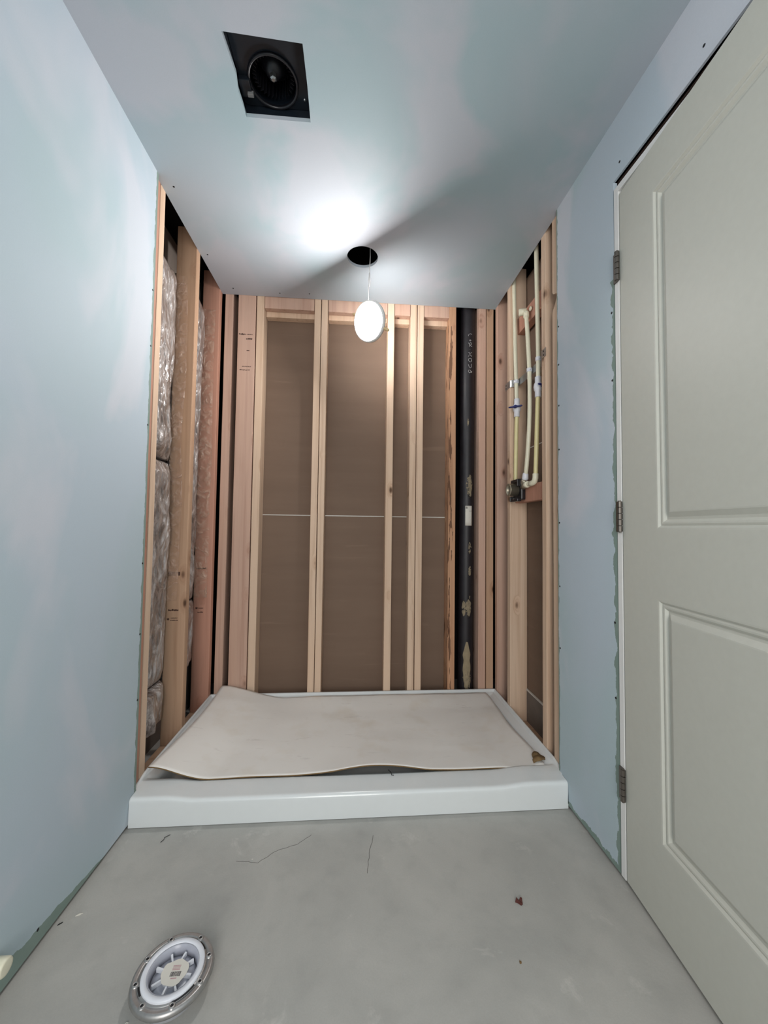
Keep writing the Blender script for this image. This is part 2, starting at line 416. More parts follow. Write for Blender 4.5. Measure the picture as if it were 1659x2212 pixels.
# screws and dimples along the board edges
def screws(parent, pts, axis):
    for (x, y, z) in pts:
        q = Vector((x, y, z)); obj('screw_head', lathe(B(), [(.0001, .0012), (.0034, .0008), (.0038, -.0005)], q, axis, n=10), SCREW, parent)
wl = [o for o in COL.objects if o.name == 'wall_left'][0]
wr = [o for o in COL.objects if o.get('kind') == 'structure' and o.name.startswith('wall_right') and o.data.materials[0] == WALL_R][0]
screws(wl, [(0, .030, z) for z in (.40, .62, .86, 1.34, 1.62, 1.82)] + [(0, -.36, .045)], (1, 0, 0))
screws(wr, [(W, .050, z) for z in (.55, .78, 1.02, 1.30, 1.47, 1.63, 1.78)] + [(W, YJ+.013, z) for z in (.50, .72, 1.45, 1.66)] + [(W, -.30, 2.10), (W, -.58, 2.10)], (-1, 0, 0))
screws(ceil, [(.03, .09, H), (.02, .45, H), (.06, .70, H), (.30, .72, H), (.46, .71, H)], (0, 0, -1))

# ------------------------------------------------------------------ studs
def stud(x0, x1, y0, y1, z0, z1, mk, label, cat='wall stud', name='wall_stud', group=None, bev=.0025, wobble=.0012, twist=0):
    """one framing member: bevelled prism with a little warp along its length"""
    L = [x1-x0, y1-y0, z1-z0]; ax = L.index(max(L)); n = max(2, int(L[ax]/.12))
    cx, cy, cz = (x0+x1)/2, (y0+y1)/2, z0
    lo = [x0, y0, z0]; hi = [x1, y1, z1]; o1, o2 = [i for i in range(3) if i != ax]
    b = bev; prof = []
    a0, a1, b0, b1 = lo[o1], hi[o1], lo[o2], hi[o2]
    prof = [(a0+b, b0), (a1-b, b0), (a1-b*.3, b0+b*.3), (a1, b0+b), (a1, b1-b), (a1-b*.3, b1-b*.3), (a1-b, b1), (a0+b, b1), (a0+b*.3, b1-b*.3), (a0, b1-b), (a0, b0+b), (a0+b*.3, b0+b*.3)]
    bm = B(); rings = []; sd = rnd.uniform(0, 90)
    for k in range(n+1):
        t = lo[ax]+(hi[ax]-lo[ax])*k/n
        d1 = wobble*noise.noise(Vector((sd, t*1.7, 0))); d2 = wobble*noise.noise(Vector((sd+9, t*1.7, 3)))
        if twist: d1 += twist*math.sin(math.pi*k/n)
        r = []
        for (p, q) in prof:
            co = [0, 0, 0]; co[ax] = t; co[o1] = p+d1; co[o2] = q+d2; r.append(bm.verts.new(co))
        rings.append(r)
    for A, C in zip(rings, rings[1:]):
        for j in range(12): bm.faces.new((A[j], A[(j+1) % 12], C[(j+1) % 12], C[j]))
    bm.faces.new(rings[0]); bm.faces.new(rings[-1])
    o = obj(name, bm, STUDM[mk], None, False, (cx, cy, z0))
    return tag(o, label, cat, group)
GB, GL, GR = 'studs of the back wall', 'studs of the left wall', 'studs of the right wall'
zb = .038
bs = [
 (.002, .044, YB, YF, 'p', 'pinkish pine stud in the back left corner, left of the black gap'),
 (.072, .166, YB, YB+.038, 'p', 'wide flat-turned pinkish pine stud with grade stamps, right of the black gap'),
 (.171, .210, YB, YF, 'c', 'pine stud tight against the right edge of the wide flat-turned stud'),
 (.484, .519, YB, YF, 'c', 'left pine stud of the pair left of the hanging light, with a black knot'),
 (.523, .557, YB, YF, 'c', 'right pine stud of the pair left of the hanging light'),
 (.892, .930, YB, YF, 'c', 'single cream pine stud just below and right of the hanging light'),
 (1.022, 1.058, YB, YF, 'c', 'left pine stud of the pair between the hanging light and the black pipe'),
 (1.062, 1.098, YB, YF, 'c', 'right pine stud of the pair between the hanging light and the black pipe'),
 (1.245, 1.285, YB, YF, 'o', 'orange-brown stud with dark bark streaks left of the black pipe'),
 (1.418, 1.458, YB, YF, 'p', 'pale pinkish stud directly right of the black pipe'),
 (1.463, 1.503, YB, YF, 'b', 'tan stud in the back right corner, second from the black pipe')]
studs = {}
for i, (x0, x1, y0, y1, mk, lb) in enumerate(bs):
    studs['b%d' % i] = stud(x0, x1, y0, y1, zb, H+.03, mk, lb, group=GB)
ls = [
 (.044, .081, 'r', 'reddish stud at the edge of the left blue wall, left of the cream one'),
 (.084, .122, 'c', 'cream stud beside the reddish one, left of the plastic-wrapped insulation'),
 (.415, .453, 'b', 'tan left-wall stud with ink stamps and film between two insulation bays'),
 (.718, .754, 'r', 'left-wall stud with a reddish face next to the back left corner')]
for i, (y0, y1, mk, lb) in enumerate(ls):
    studs['l%d' % i] = stud(LX-.089, LX, y0, y1, zb, H+.10, mk, lb, group=GL, bev=.0035)
rs = [
 (.720, .755, 'p', 'right-wall stud in the back right corner, with a knotty dark face'),
 (.545, .583, 'c', 'right-wall stud with a tan knotty face, left of the three cream pipes'),
 (.176, .213, 'c', 'right-wall stud directly right of the three cream pipes')]
for i, (y0, y1, mk, lb) in enumerate(rs):
    studs['r%d' % i] = stud(RX, RX+.089, y0, y1, zb, H+.10, mk, lb, group=GR, bev=.003)
# the stud beside the right blue wall has a wane notch in its far edge
pz = [(.080, zb), (.119, zb), (.119, 1.868), (.116, 1.878), (.107, 1.889), (.096, 1.902), (.087, 1.916), (.084, 1.930), (.088, 1.938), (.100, 1.942), (.112, 1.947), (.119, 1.958), (.119, H+.10), (.080, H+.10)]
bm = prism(B(), [(RX, y, z) for y, z in pz], (.089, 0, 0))
studs['r3'] = tag(obj('wall_stud', bm, PINE, None, False, (RX+.045, .1, zb)), 'stud with a bite-shaped notch beside the edge of the right blue wall', 'wall stud', GR)
# second member of the corner behind the right-wall tan stud (wide face towards the room)
# sole plates and top plates
def plate(x0, x1, y0, y1, z0, z1, mk, lb, name, cat): return stud(x0, x1, y0, y1, z0, z1, mk, lb, cat, name)
plate(.0, 1.285, YB, YF, 0, .0365, 'b', 'sole plate under the back wall studs behind the shower base', 'sole_plate', 'plate')
plate(LX-.089, LX, .044, .754, 0, .0365, 'b', 'sole plate under the left wall studs beside the shower base', 'sole_plate', 'plate')
plate(RX, RX+.089, .08, .755, 0, .0365, 'b', 'sole plate under the right wall studs beside the shower base', 'sole_plate', 'plate')
GT = 'blocks between the tops of the back wall studs'
for x0, x1, lb in ((.212, .482, 'between the flat-turned stud and the left pair'), (.560, .890, 'behind the hanging light'),
                   (.932, 1.020, 'in the narrow bay right of the hanging light'), (1.100, 1.243, 'left of the stud with bark streaks')):
    t = thing('header_block', ((x0+x1)/2, YB+.05, 2.15), 'pine header block under the ceiling '+lb, 'header block', GT)
    o = stud(x0, x1, YB+.004, YB+.042, 2.192, H+.03, 'p', None, None, 'face_board')
    o.parent = t; o.location = Vector(o.location)-Vector(t.location)
    o = stud(x0, x1, YB+.044, YF, 2.165, 2.205, 'c', None, None, 'lower_board')
    o.parent = t; o.location = Vector(o.location)-Vector(t.location)
# blocking of the right wall
tag(stud(RX+.040, RX+.078, .2155, .5435, 2.00, 2.085, 'r', 'x', 'blocking', 'blocking'), 'reddish wood block high behind the cream shower elbow', 'blocking')
tag(stud(RX+.028, RX+.066, .2155, .5435, 1.125, 1.205, 'r', 'x', 'blocking', 'blocking'), 'reddish wood block behind the black shower valve', 'blocking')

# stamps on studs (unreadable ink marks)
def stamp(parent, rects, fn):
    bm = B()
    for (a0, a1, b0, b1) in rects:
        p = [fn(a0, b0), fn(a1, b0), fn(a1, b1), fn(a0, b1)]
        n = (Vector(p[1])-Vector(p[0])).cross(Vector(p[2])-Vector(p[0])).normalized()
        if n.y > 0: n = -n
        prism(bm, [Vector(q)-n*.0004 for q in p], n*.0008)
    obj('grade_stamp', bm, INK, parent)
def inkline(a0, a1, b, h, seed, fill=.85):
    r = random.Random(seed); out = []; a = a0
    while a < a1:
        w = r.uniform(.002, .006); out.append((a, min(a1, a+w*fill), b+r.uniform(0, h*.3), b+h*r.uniform(.6, 1))); a += w
    return out
fb = lambda a, b: (a, YB-.0002, b)
s1 = studs['b1']
for q in (inkline(.080, .115, 2.033, .010, 1), inkline(.120, .152, 2.035, .005, 2), inkline(.118, .150, 2.008, .009, 3), [(.122, .137, 1.946, 1.950)],
          inkline(.10, .148, 1.856, .006, 4, .6), inkline(.088, .143, 1.836, .008, 5, .6)): stamp(s1, q, fb)
fc = lambda a, b: (a, .415-.0002, b)
s2 = studs['l2']
for q in ([(-.090, -.040, .770, .773), (-.090, -.040, .783, .786)]+inkline(-.090, -.040, .773, .010, 6), inkline(-.085, -.042, .615, .009, 7),
          inkline(-.090, -.080, .575, .012, 8), inkline(-.074, -.045, .583, .004, 9), inkline(-.076, -.043, .573, .004, 10)): stamp(s2, q, fc)
fd = lambda a, b: (a, .718-.0002, b)
s3 = studs['l3']
for q in (inkline(-.088, -.040, .764, .010, 11), inkline(-.088, -.078, .560, .010, 12), inkline(-.074, -.050, .563, .004, 13), inkline(-.078, -.050, .542, .005, 14)): stamp(s3, q, fd)

# ------------------------------------------------------------------ insulation behind the left wall
def bag(y0, y1, z0, z1, x, bulge, seed, label, nz=220, ny=64):
    bm = B(); V = []
    for k in range(nz+1):
        t = k/nz; z = z0+(z1-z0)*t; row = []
        for j in range(ny+1):
            s = j/ny; y = y0+(y1-y0)*s
            p = Vector((seed, y*7, z*2.2))
            env = (4*s*(1-s))**.4*min(1, min(t, 1-t)*16+.05)**.5
            w = noise.fractal(p, 1.0, 2.0, 4)
            fold = noise.ridged_multi_fractal(Vector((seed*3, y*16+1.5*noise.noise(Vector((z*3, y*3, seed))), z*3.2)), 1.0, 2.0, 4, 1.0, 2.0)
            d = env*(bulge+.020*w+.013*(fold-1))
            row.append(bm.verts.new((x+d, y, z)))
        V.append(row)
    for k in range(nz):
        for j in range(ny): bm.faces.new((V[k][j], V[k][j+1], V[k+1][j+1], V[k+1][j]))
    # back and rim for thickness
    xb = x-.055
    bdr = [V[0][j] for j in range(ny+1)]+[V[k][ny] for k in range(1, nz+1)]+[V[nz][j] for j in range(ny-1, -1, -1)]+[V[k][0] for k in range(nz-1, 0, -1)]
    back = [bm.verts.new((xb, v.co.y, v.co.z)) for v in bdr]
    n = len(bdr)
    for i in range(n): bm.faces.new((bdr[i], back[i], back[(i+1) % n], bdr[(i+1) % n]))
    bm.faces.new(back)
    o = obj('insulation_batt', bm, BAG, None, True, (x-.02, (y0+y1)/2, z0))
    tag(o, label, 'insulation', 'plastic wrapped insulation batts in the left wall')
    return o
XB = LX-.0895
bag(.124, .402, 1.275, 2.12, XB-.002, .035, 2.2, 'upper crinkled plastic-wrapped insulation batt in the front left bay')
bag(.124, .402, .33, 1.262, XB-.002, .032, 5.7, 'middle crinkled plastic-wrapped insulation batt in the front left bay')
bag(.124, .402, .16, .322, XB-.002, .034, 8.1, 'short pale plastic-wrapped batt low in the front left bay', nz=40)
bag(.455, .706, .62, 2.16, XB-.002, .030, 11.3, 'tall plastic-wrapped insulation batt in the rear left bay')
bag(.455, .706, .30, .612, XB-.002, .030, 14.9, 'short plastic-wrapped batt at the bottom of the rear left bay', nz=60)
struct('wall_left', box(B(), XB-.065, XB-.058, .04, 1.1, .0, H+.10), GREYB)
# clear film lying over the faces of the left wall studs
def film(yf, z0, z1, x0, x1, seed, label, mat):
    bm = B(); V = []; nz, nx = 120, 12
    for k in range(nz+1):
        z = z0+(z1-z0)*k/nz; row = []
        edge = .010*noise.noise(Vector((seed, z*4, 1)))
        for j in range(nx+1):
            s = j/nx; x = x0+(x1+edge-x0)*s
            d = .003+.004*(1-s)+.004*abs(noise.fractal(Vector((x*30, z*14, seed)), 1, 2, 3))
            row.append(bm.verts.new((x, yf-d, z)))
        V.append(row)
    for k in range(nz):
        for j in range(nx): bm.faces.new((V[k][j], V[k][j+1], V[k+1][j+1], V[k+1][j]))
    o = obj('plastic_film', bm, mat, None, True, (x0, yf-.004, z0))
    md = o.modifiers.new('thickness', 'SOLIDIFY'); md.thickness = .0003
    tag(o, label, 'plastic film', 'clear film over the left wall studs')
film(.4148, .66, 2.12, LX-.086, LX-.034, 3.3, 'clear crinkled film over the stamped face of the tan left-wall stud', FILM)
film(.7178, .62, 2.14, LX-.086, LX-.018, 6.1, 'clear crinkled film over the reddish stud face by the back left corner', FILM)

# ------------------------------------------------------------------ shower base
def base():
    t = thing('shower_tray', (W/2, .38, 0), 'white acrylic shower base with a raised front threshold on the concrete floor', 'shower base')
    xs0, xs1 = -.0122, W+.0122
    def axis_pts(a, b, dens, n):
        P = set([a, b])
        for d in dens: P.add(a+d); P.add(b-d)
        k = n
        for i in range(1, k): P.add(a+dens[-1]+(b-a-2*dens[-1])*i/k)
        return sorted(P)
    dn = [.003, .006, .009, .012, .018, .025, .032, .04, .046, .052, .058, .064, .07, .078]
    X = axis_pts(xs0, xs1, dn, 44)
    Y = [.0, .0, .0]+[.0004, .0015, .004, .008, .013, .02, .035, .042, .055, .075, .088, .096, .102, .108, .114, .120, .128, .15]+[.15+(.62-.15)*i/14 for i in range(1, 15)]+[.75-d for d in dn[::-1]]+[.7545]
    def endlift(x): return .010*(1-smoothstep(.10, .20, x))+.010*smoothstep(W-.25, W-.13, x)
    def z_front(x, y):
        h = .084+endlift(x)
        if y < .013: 
            q = (.013-y)/.013; return h-.013*(1-math.sqrt(max(0, 1-q*q)))
        return h+.004*smoothstep(.013, .09, y)-(.055)*smoothstep(.094, .128, y)
    def z_side(d):
        if d <= .0061: return .112
        z = .112-.012*smoothstep(.006, .012, d)
        z -= .010*smoothstep(.012, .045, d); z -= .052*smoothstep(.044, .074, d)
        return z
    bm = B(); rows = []
    for r, y in enumerate(Y):
        row = []
        for x in X:
            xx = x
            if y < .048: xx = W/2+(x-W/2)*((W/2-.0008)/(W/2+.0122))
            if r == 0: z = .0015
            elif r == 1: z = .035
            elif r == 2: z = z_front(x, 0)-.004
            else:
                d = min(x-xs0, xs1-x); dy = .7545-y
                zs = z_side(min(d, dy)) if y > .045 else -1
                if y > .045 and y <= .13: zs = z_side(d)-.012*(1-smoothstep(.045, .13, y)) if d < .05 else z_side(d)
                z = max(z_front(x, y), zs)
            row.append(bm.verts.new((xx, y, z)))
        rows.append(row)
    for a, b in zip(rows, rows[1:]):
        for i in range(len(X)-1): bm.faces.new((a[i], a[i+1], b[i+1], b[i]))
    # sides and back down to the floor
    def skirt(vs):
        lo = [bm.verts.new((v.co.x, v.co.y, .0015)) for v in vs]
        for i in range(len(vs)-1): bm.faces.new((vs[i], vs[i+1], lo[i+1], lo[i]))
    skirt([r[0] for r in rows[1:]]); skirt([r[-1] for r in rows[1:]]); skirt(rows[-1])
    o = obj('tray_shell', bm, ACRYL, t, True)
    return t
bt = base()
# ------------------------------------------------------------------ cardboard lying in the base
def card():
    t = thing('cardboard_sheet', (W/2, .42, .09), 'large pale cardboard sheet curling up at its left end, lying in the shower base', 'cardboard')
    nx, ny = 90, 46; bm = B(); V = []
    for j in range(ny+1):
        v = j/ny; row = []
        for i in range(nx+1):
            u = i/nx
            # outline: left edge leans on the base's flange, back edge wavy
            xl = .012+.034*v+.018*math.sin(math.pi*v); xr = 1.462-.010*v+.006*math.sin(3*math.pi*v)
            x = xl+(xr-xl)*u
            yb = .728+.006*noise.noise(Vector((x*9, 1, 0)))-.004*abs(noise.noise(Vector((x*40, 4, 0))))+.02*(1-smoothstep(0, .25, u))
            yf = .096-.008*math.exp(-((u-.10)/.09)**2)-.034*(1-smoothstep(0, .05, u))*0+.004*noise.noise(Vector((x*7, 9, 0)))
            y = yf+(yb-yf)*v
            lift = (1-smoothstep(0, .15+.10*v, u))
            z = .0885
            z += lift*(.050+.014*v**2)
            z += .016*smoothstep(.0, .25, v)*0
            # front edge arches up in the middle
            z += .025*math.exp(-abs((x-.81)/.17)**2.6)*(1-v)**2.4
            # sinks a little into the tray in the middle
            z -= .014*math.sin(math.pi*v)*smoothstep(.2, .45, u)*(1-smoothstep(.9, 1, u))
            z += .010*smoothstep(.75, 1, v)*smoothstep(.15, .35, u)
            z += .006*smoothstep(.965, 1, u)*(1-v)**3
            z += .0022*noise.fractal(Vector((x*5, y*7, 2)), 1, 2, 3)
            # corner folded at the right front
            row.append(bm.verts.new((x, y, z+.004)))
        V.append(row)
    for j in range(ny):
        for i in range(nx): bm.faces.new((V[j][i], V[j][i+1], V[j+1][i+1], V[j+1][i])).material_index = 0
    top = [f for f in bm.faces]
    low = {}
    for j in range(ny+1):
        for i in range(nx+1): v = V[j][i]; low[v] = bm.verts.new((v.co.x, v.co.y, v.co.z-.0045))
    for f in top:
        q = bm.faces.new([low[v] for v in reversed(f.verts)]); q.material_index = 1
    bd = [V[0][i] for i in range(nx+1)]+[V[j][nx] for j in range(1, ny+1)]+[V[ny][i] for i in range(nx-1, -1, -1)]+[V[j][0] for j in range(ny-1, 0, -1)]
    for a, b in zip(bd, bd[1:]+bd[:1]):
        q = bm.faces.new((a, low[a], low[b], b)); q.material_index = 1
    o = obj('sheet', bm, [CARD, CARDE], t, True)
    # torn brown corner
    bm = B()
    for (x0, y0, z0, l, w, r) in ((1.425, .118, .100, .058, .022, .25), (1.437, .150, .101, .034, .02, -.1)):
        pts = []
        for k in range(9):
            a = k/8; pts.append((x0+l*a*math.cos(r), y0+l*a*math.sin(r)+.002*math.sin(a*9), z0+.010*math.sin(math.pi*a)))
        prev = None
        for k, p in enumerate(pts):
            ww = w*math.sin(math.pi*(.15+.8*k/8))
            cur = [bm.verts.new((p[0], p[1]-ww/2, p[2]-.004)), bm.verts.new((p[0], p[1]+ww/2, p[2]+.003)), bm.verts.new((p[0], p[1]+ww/2, p[2])), bm.verts.new((p[0], p[1]-ww/2, p[2]-.007))]
            if prev:
                for q in range(4): bm.faces.new((prev[q], prev[(q+1) % 4], cur[(q+1) % 4], cur[q]))
            else: bm.faces.new(cur)
            prev = cur
        bm.faces.new(prev)
    c = obj('torn_corner', bm, CARDE, t, True); c['label'] = 'torn brown corner'
    return t
card()

# ------------------------------------------------------------------ hanging wafer light
def lamp():
    c = Vector((.779, .448, 1.976)); n = Vector((-.66, -.69, -.30)).normalized()
    t = thing('hanging_light', c, 'lit round flat light hanging on a thin white wire below the ceiling hole', 'light')
    obj('trim_ring', lathe(B(), [(.085, .010), (.088, .0105), (.091, .008), (.0925, .002), (.0925, -.006), (.085, -.008)], c, n, n=64, closed=True), TRIMW, t, True)
    bm = B(); lathe(bm, [(.0001, .0085), (.04, .0085), (.081, .0082), (.0848, .0075), (.0848, .001), (.0001, .001)], c, n, n=64)
    bmesh.ops.remove_doubles(bm, verts=bm.verts, dist=.0004)
    obj('diffuser', bm, LAMP, t, True)
    obj('back_housing', lathe(B(), [(.0001, -.022), (.055, -.022), (.064, -.018), (.070, -.007), (.0001, -.007)], c, n, n=48), TRIMW, t, True)
    for d in (Vector((-.84, .35, .52)), Vector((.84, -.35, -.52))):
        d = (d-n*d.dot(n)).normalized()
        p = c+d*.066-n*.007; bm = B(); tube(bm, [p, p+d*.020, p+d*.042, p+d*.050], [.004, .0075, .0075, .006], n=8)
        obj('spring_clip', bm, CLIP, t, True)
    ut = (Vector((0, 0, 1))-n*n.z).normalized(); a = c+ut*.080-n*.012; zt = 2.262
    pts = [a]+[Vector((a.x+(.779-a.x)*k/10+.0015*math.sin(k*1.1), a.y+(.456-a.y)*k/10, a.z+(zt-a.z)*k/10)) for k in range(1, 11)]
    pts += [Vector((.779, .454, 2.30)), Vector((.778, .452, 2.36)), Vector((.76, .44, 2.40)), Vector((.70, .42, 2.42))]
    obj('wire', tube(B(), pts, .0021, n=8), TRIMW, t, True)
    q = pts[6]; obj('connector', tube(B(), [q+Vector((0, 0, -.03)), q+Vector((0, 0, -.012)), q, q+Vector((0, 0, .012)), q+Vector((0, 0, .035))], [.0025, .0042, .0058, .0042, .003], n=10), TRIMW, t, True)
lamp()
# ------------------------------------------------------------------ exhaust fan housing in the ceiling
def fan():
    x0, x1, y0, y1, z0, z1 = .362, .575, -.398, -.178, H+.0135, H+.155
    t = thing('exhaust_fan', ((x0+x1)/2, (y0+y1)/2, z0), 'black exhaust fan housing without its grille in the square ceiling cut-out', 'exhaust fan')
    bm = B(); s = .0015
    box(bm, x0, x1, y0, y0+s, z0, z1); box(bm, x0, x1, y1-s, y1, z0, z1); box(bm, x0, x0+s, y0, y1, z0, z1); box(bm, x1-s, x1, y0, y1, z0, z1); box(bm, x0, x1, y0, y1, z1-s, z1)
    obj('housing', bm, BLACKB, t)
    cx, cy = .464, -.252; zd = H+.045
    # deck plate with a round opening
    bm = B(); R = .064; n = 64; A = []; C = []; A2 = []; C2 = []
    for k in range(n):
        a = 2*math.pi*k/n; dx, dy = math.cos(a), math.sin(a)
        A.append((cx+R*dx, cy+R*dy))
        tx = min(((x1-.003-cx)/dx if dx > 1e-6 else 9), ((x0+.003-cx)/dx if dx < -1e-6 else 9)); ty = min(((y1-.003-cy)/dy if dy > 1e-6 else 9), ((y0+.003-cy)/dy if dy < -1e-6 else 9))
        m = min(tx, ty); C.append((cx+m*dx, cy+m*dy))
    va = [bm.verts.new((*p, zd)) for p in A]; vc = [bm.verts.new((*p, zd)) for p in C]
    va2 = [bm.verts.new((*p, zd+.002)) for p in A]; vc2 = [bm.verts.new((*p, zd+.002)) for p in C]
    for k in range(n):
        k2 = (k+1) % n
        bm.faces.new((va[k], va[k2], vc[k2], vc[k])); bm.faces.new((va2[k], vc2[k], vc2[k2], va2[k2])); bm.faces.new((va[k], va2[k], va2[k2], va[k2])); bm.faces.new((vc[k], vc[k2], vc2[k2], vc2[k]))
    obj('deck_plate', bm, BLACKB, t)
    obj('inlet_ring', lathe(B(), [(.064, .0), (.066, -.006), (.070, -.008), (.073, -.005), (.072, .001)], (cx, cy, zd), n=64, closed=True), BLACKP, t, True)
    # blower wheel
    bm = B()
    for k in range(32):
        a = 2*math.pi*k/32; u = Vector((math.cos(a), math.sin(a), 0)); w = Vector((-u.y, u.x, 0))
        p = Vector((cx, cy, zd+.012)); q = [p+u*.050, p+u*.060+w*.005, p+u*.060+w*.0062, p+u*.050+w*.0012]
        prism(bm, q, (0, 0, .06))
    obj('blower_wheel', bm, BLACKP, t)
    obj('wheel_cone', lathe(B(), [(.0001, .018), (.018, .020), (.03, .04), (.05, .072), (.06, .074)], (cx, cy, zd), n=40), BLACKP, t, True)
    obj('motor_nut', lathe(B(), [(.0001, .004), (.005, .004), (.0095, .007), (.0105, .012), (.0105, .022)], (cx, cy, zd), n=6), STEEL, t)
    obj('wiring_cover', box(B(), x0+.004, x0+.035, -.262, -.215, H+.030, zd, .002), BLACKB, t)
    obj('plug', box(B(), .385, .402, -.232, -.222, H+.022, H+.034, .001), plain('grey_plug', srgb(120, 120, 120), .5), t)
    for (x, y) in ((.55, -.21), (.385, -.37), (.55, -.37)):
        obj('screw_head', lathe(B(), [(.0001, -.003), (.003, -.002), (.004, 0)], (x, y, zd), n=12), STEEL, t, True)
fan()
# dark housing box above the round hole
# ------------------------------------------------------------------ vent pipe
def vent():
    cx, cy, R = 1.366, .822, .0425
    t = thing('vent_pipe', (cx, cy, 0), 'thick black drain pipe with chalk numbers and a white label in the back wall', 'pipe')
    pts = []; n = 24
    for k in range(n+1):
        z = -.0+ (H+.2)*k/n; pts.append((cx+.004*(z-1.1), cy, z+.001))
    bm = B(); tube(bm, pts, R, n=40)
    m = plain('black_pipe', (.014, .012, .015), .5, var=.35, scale=18)
    obj('pipe_body', bm, m, t, True)
    def on(a, z, r=R+.0006): 
        x0 = cx+.004*(z-1.1); return Vector((x0+r*math.sin(a), cy-r*math.cos(a), z))
    # paper label
    def patch(name, a0, a1, z0, z1, mat, lift=.0006, na=8, nzz=4, jag=0, sd=0):
        bm = B(); V = []
        for k in range(nzz+1):
            row = []
            for j in range(na+1):
                s = j/na; q = k/nzz; jj = 0
                if jag: jj = jag*noise.noise(Vector((s*4, q*5, sd)))
                aa = a0+(a1-a0)*s
                if jag:
                    mid = (a0+a1)/2; w = math.sqrt(max(.05, 1-(2*q-1)**2)); aa = mid+(aa-mid)*w*(1+.5*noise.noise(Vector((q*6, sd, 0))))
                row.append(on(aa+jj*3, z0+(z1-z0)*q+jj*.3, R+lift+abs(jj)*.15))
            V.append([bm.verts.new(p) for p in row])
        for k in range(nzz):
            for j in range(na): bm.faces.new((V[k][j], V[k][j+1], V[k+1][j+1], V[k+1][j]))
        o = obj(name, bm, mat, t, True); md = o.modifiers.new('t', 'SOLIDIFY'); md.thickness = .0005
        return o
    lab = patch('paper_label', -.42, .50, 1.010, 1.122, LABELW)
    INKG = plain('label_ink', srgb(90, 88, 84), .8)
    bm = B()
    def addr(a0, a1, z0, z1):
        q = [on(a0, z0, R+.0013), on(a1, z0, R+.0013), on(a1, z1, R+.0013), on(a0, z1, R+.0013)]
        bm.faces.new([bm.verts.new(p) for p in q])
    addr(-.34, -.12, 1.106, 1.115); addr(-.26, -.2, 1.113, 1.118)
    addr(-.36, .1, 1.090, 1.095); addr(.2, .26, 1.090, 1.095); addr(.34, .40, 1.090, 1.095)
    for k in range(8): addr(-.36, .42-.1*(k % 3), 1.070-.007*k, 1.0715-.007*k)
    o = obj('label_print', bm, INKG, None); o.parent = lab; o.location = -Vector(t.location)-Vector(lab.location)
    # smears of dried foam and primer
    for i, (a, z, wa, hz) in enumerate(((.1, 1.235, .62, .065), (.2, .885, .30, .032), (.25, .755, .26, .026), (-.5, .545, .4, .042), (.1, .548, .52, .048), (.0, .15, .9, .05), (-.15, 1.60, .16, .022), (.25, .612, .1, .012))):
        patch('foam_smear', a-wa/2*1.3, a+wa/2*1.3, z-hz, z+hz, SMEAR, .001, 14, 14, .02, i*3.7)
    # long smear at the foot
    patch('foam_smear', -.55, .40,   .10, .36, GLUE, .0012, 12, 18, .012, 55)
    # chalk writing, built of thin strokes that follow the pipe
    GL_ = {'(': [[(.9, .85), (.6, 1), (.3, .9), (.1, .6), (.15, .35)]],
           'o': [[(.3, .3), (.5, .5), (.7, .3), (.5, .1), (.3, .3)]],
           'R': [[(.1, .9), (.35, .6), (.65, .25), (.95, .2)], [(.35, .62), (.5, .95), (.8, .9), (.8, .6), (.55, .45)], [(.3, .5), (.3, .1)]],
           '.': [[(.45, .5), (.5, .44)]],
           '2': [[(.1, .85), (.3, .9), (.45, .5), (.9, .15)], [(.55, .7), (.9, .95)], [(.1, .1), (.3, .35)]],
           '0': [[(.5, 1), (.2, .8), (.15, .4), (.4, .05), (.75, .1), (.85, .5), (.75, .9), (.5, 1)]],
           '5': [[(.15, .75), (.3, .3), (.5, .1), (.75, .2), (.85, .9)]],
           '8': [[(.2, .8), (.15, .4), (.4, .1), (.7, .3), (.65, .7), (.35, .85), (.2, .8)], [(.7, .4), (.95, .6), (.9, .2), (.7, .35)]]}
    bm = B(); z = 2.120
    for ch, h in (('(', .024), ('o', .020), ('R', .032), ('.', .018), ('2', .034), ('0', .026), ('5', .034), ('8', .026)):
        for st in GL_[ch]:
            pts = [on(-.25+.62*(px)*1.0, z-h+h*py*.9, R+.0004) for px, py in st]
            sm = []
            for a, b in zip(pts, pts[1:]):
                for k in range(4): sm.append(a.lerp(b, k/4))
            sm.append(pts[-1]); tube(bm, sm, .0009, n=5)
        z -= h+.003
    o = obj('chalk_writing', bm, CHALK, t); o['label'] = 'hand-written chalk figures'
vent()
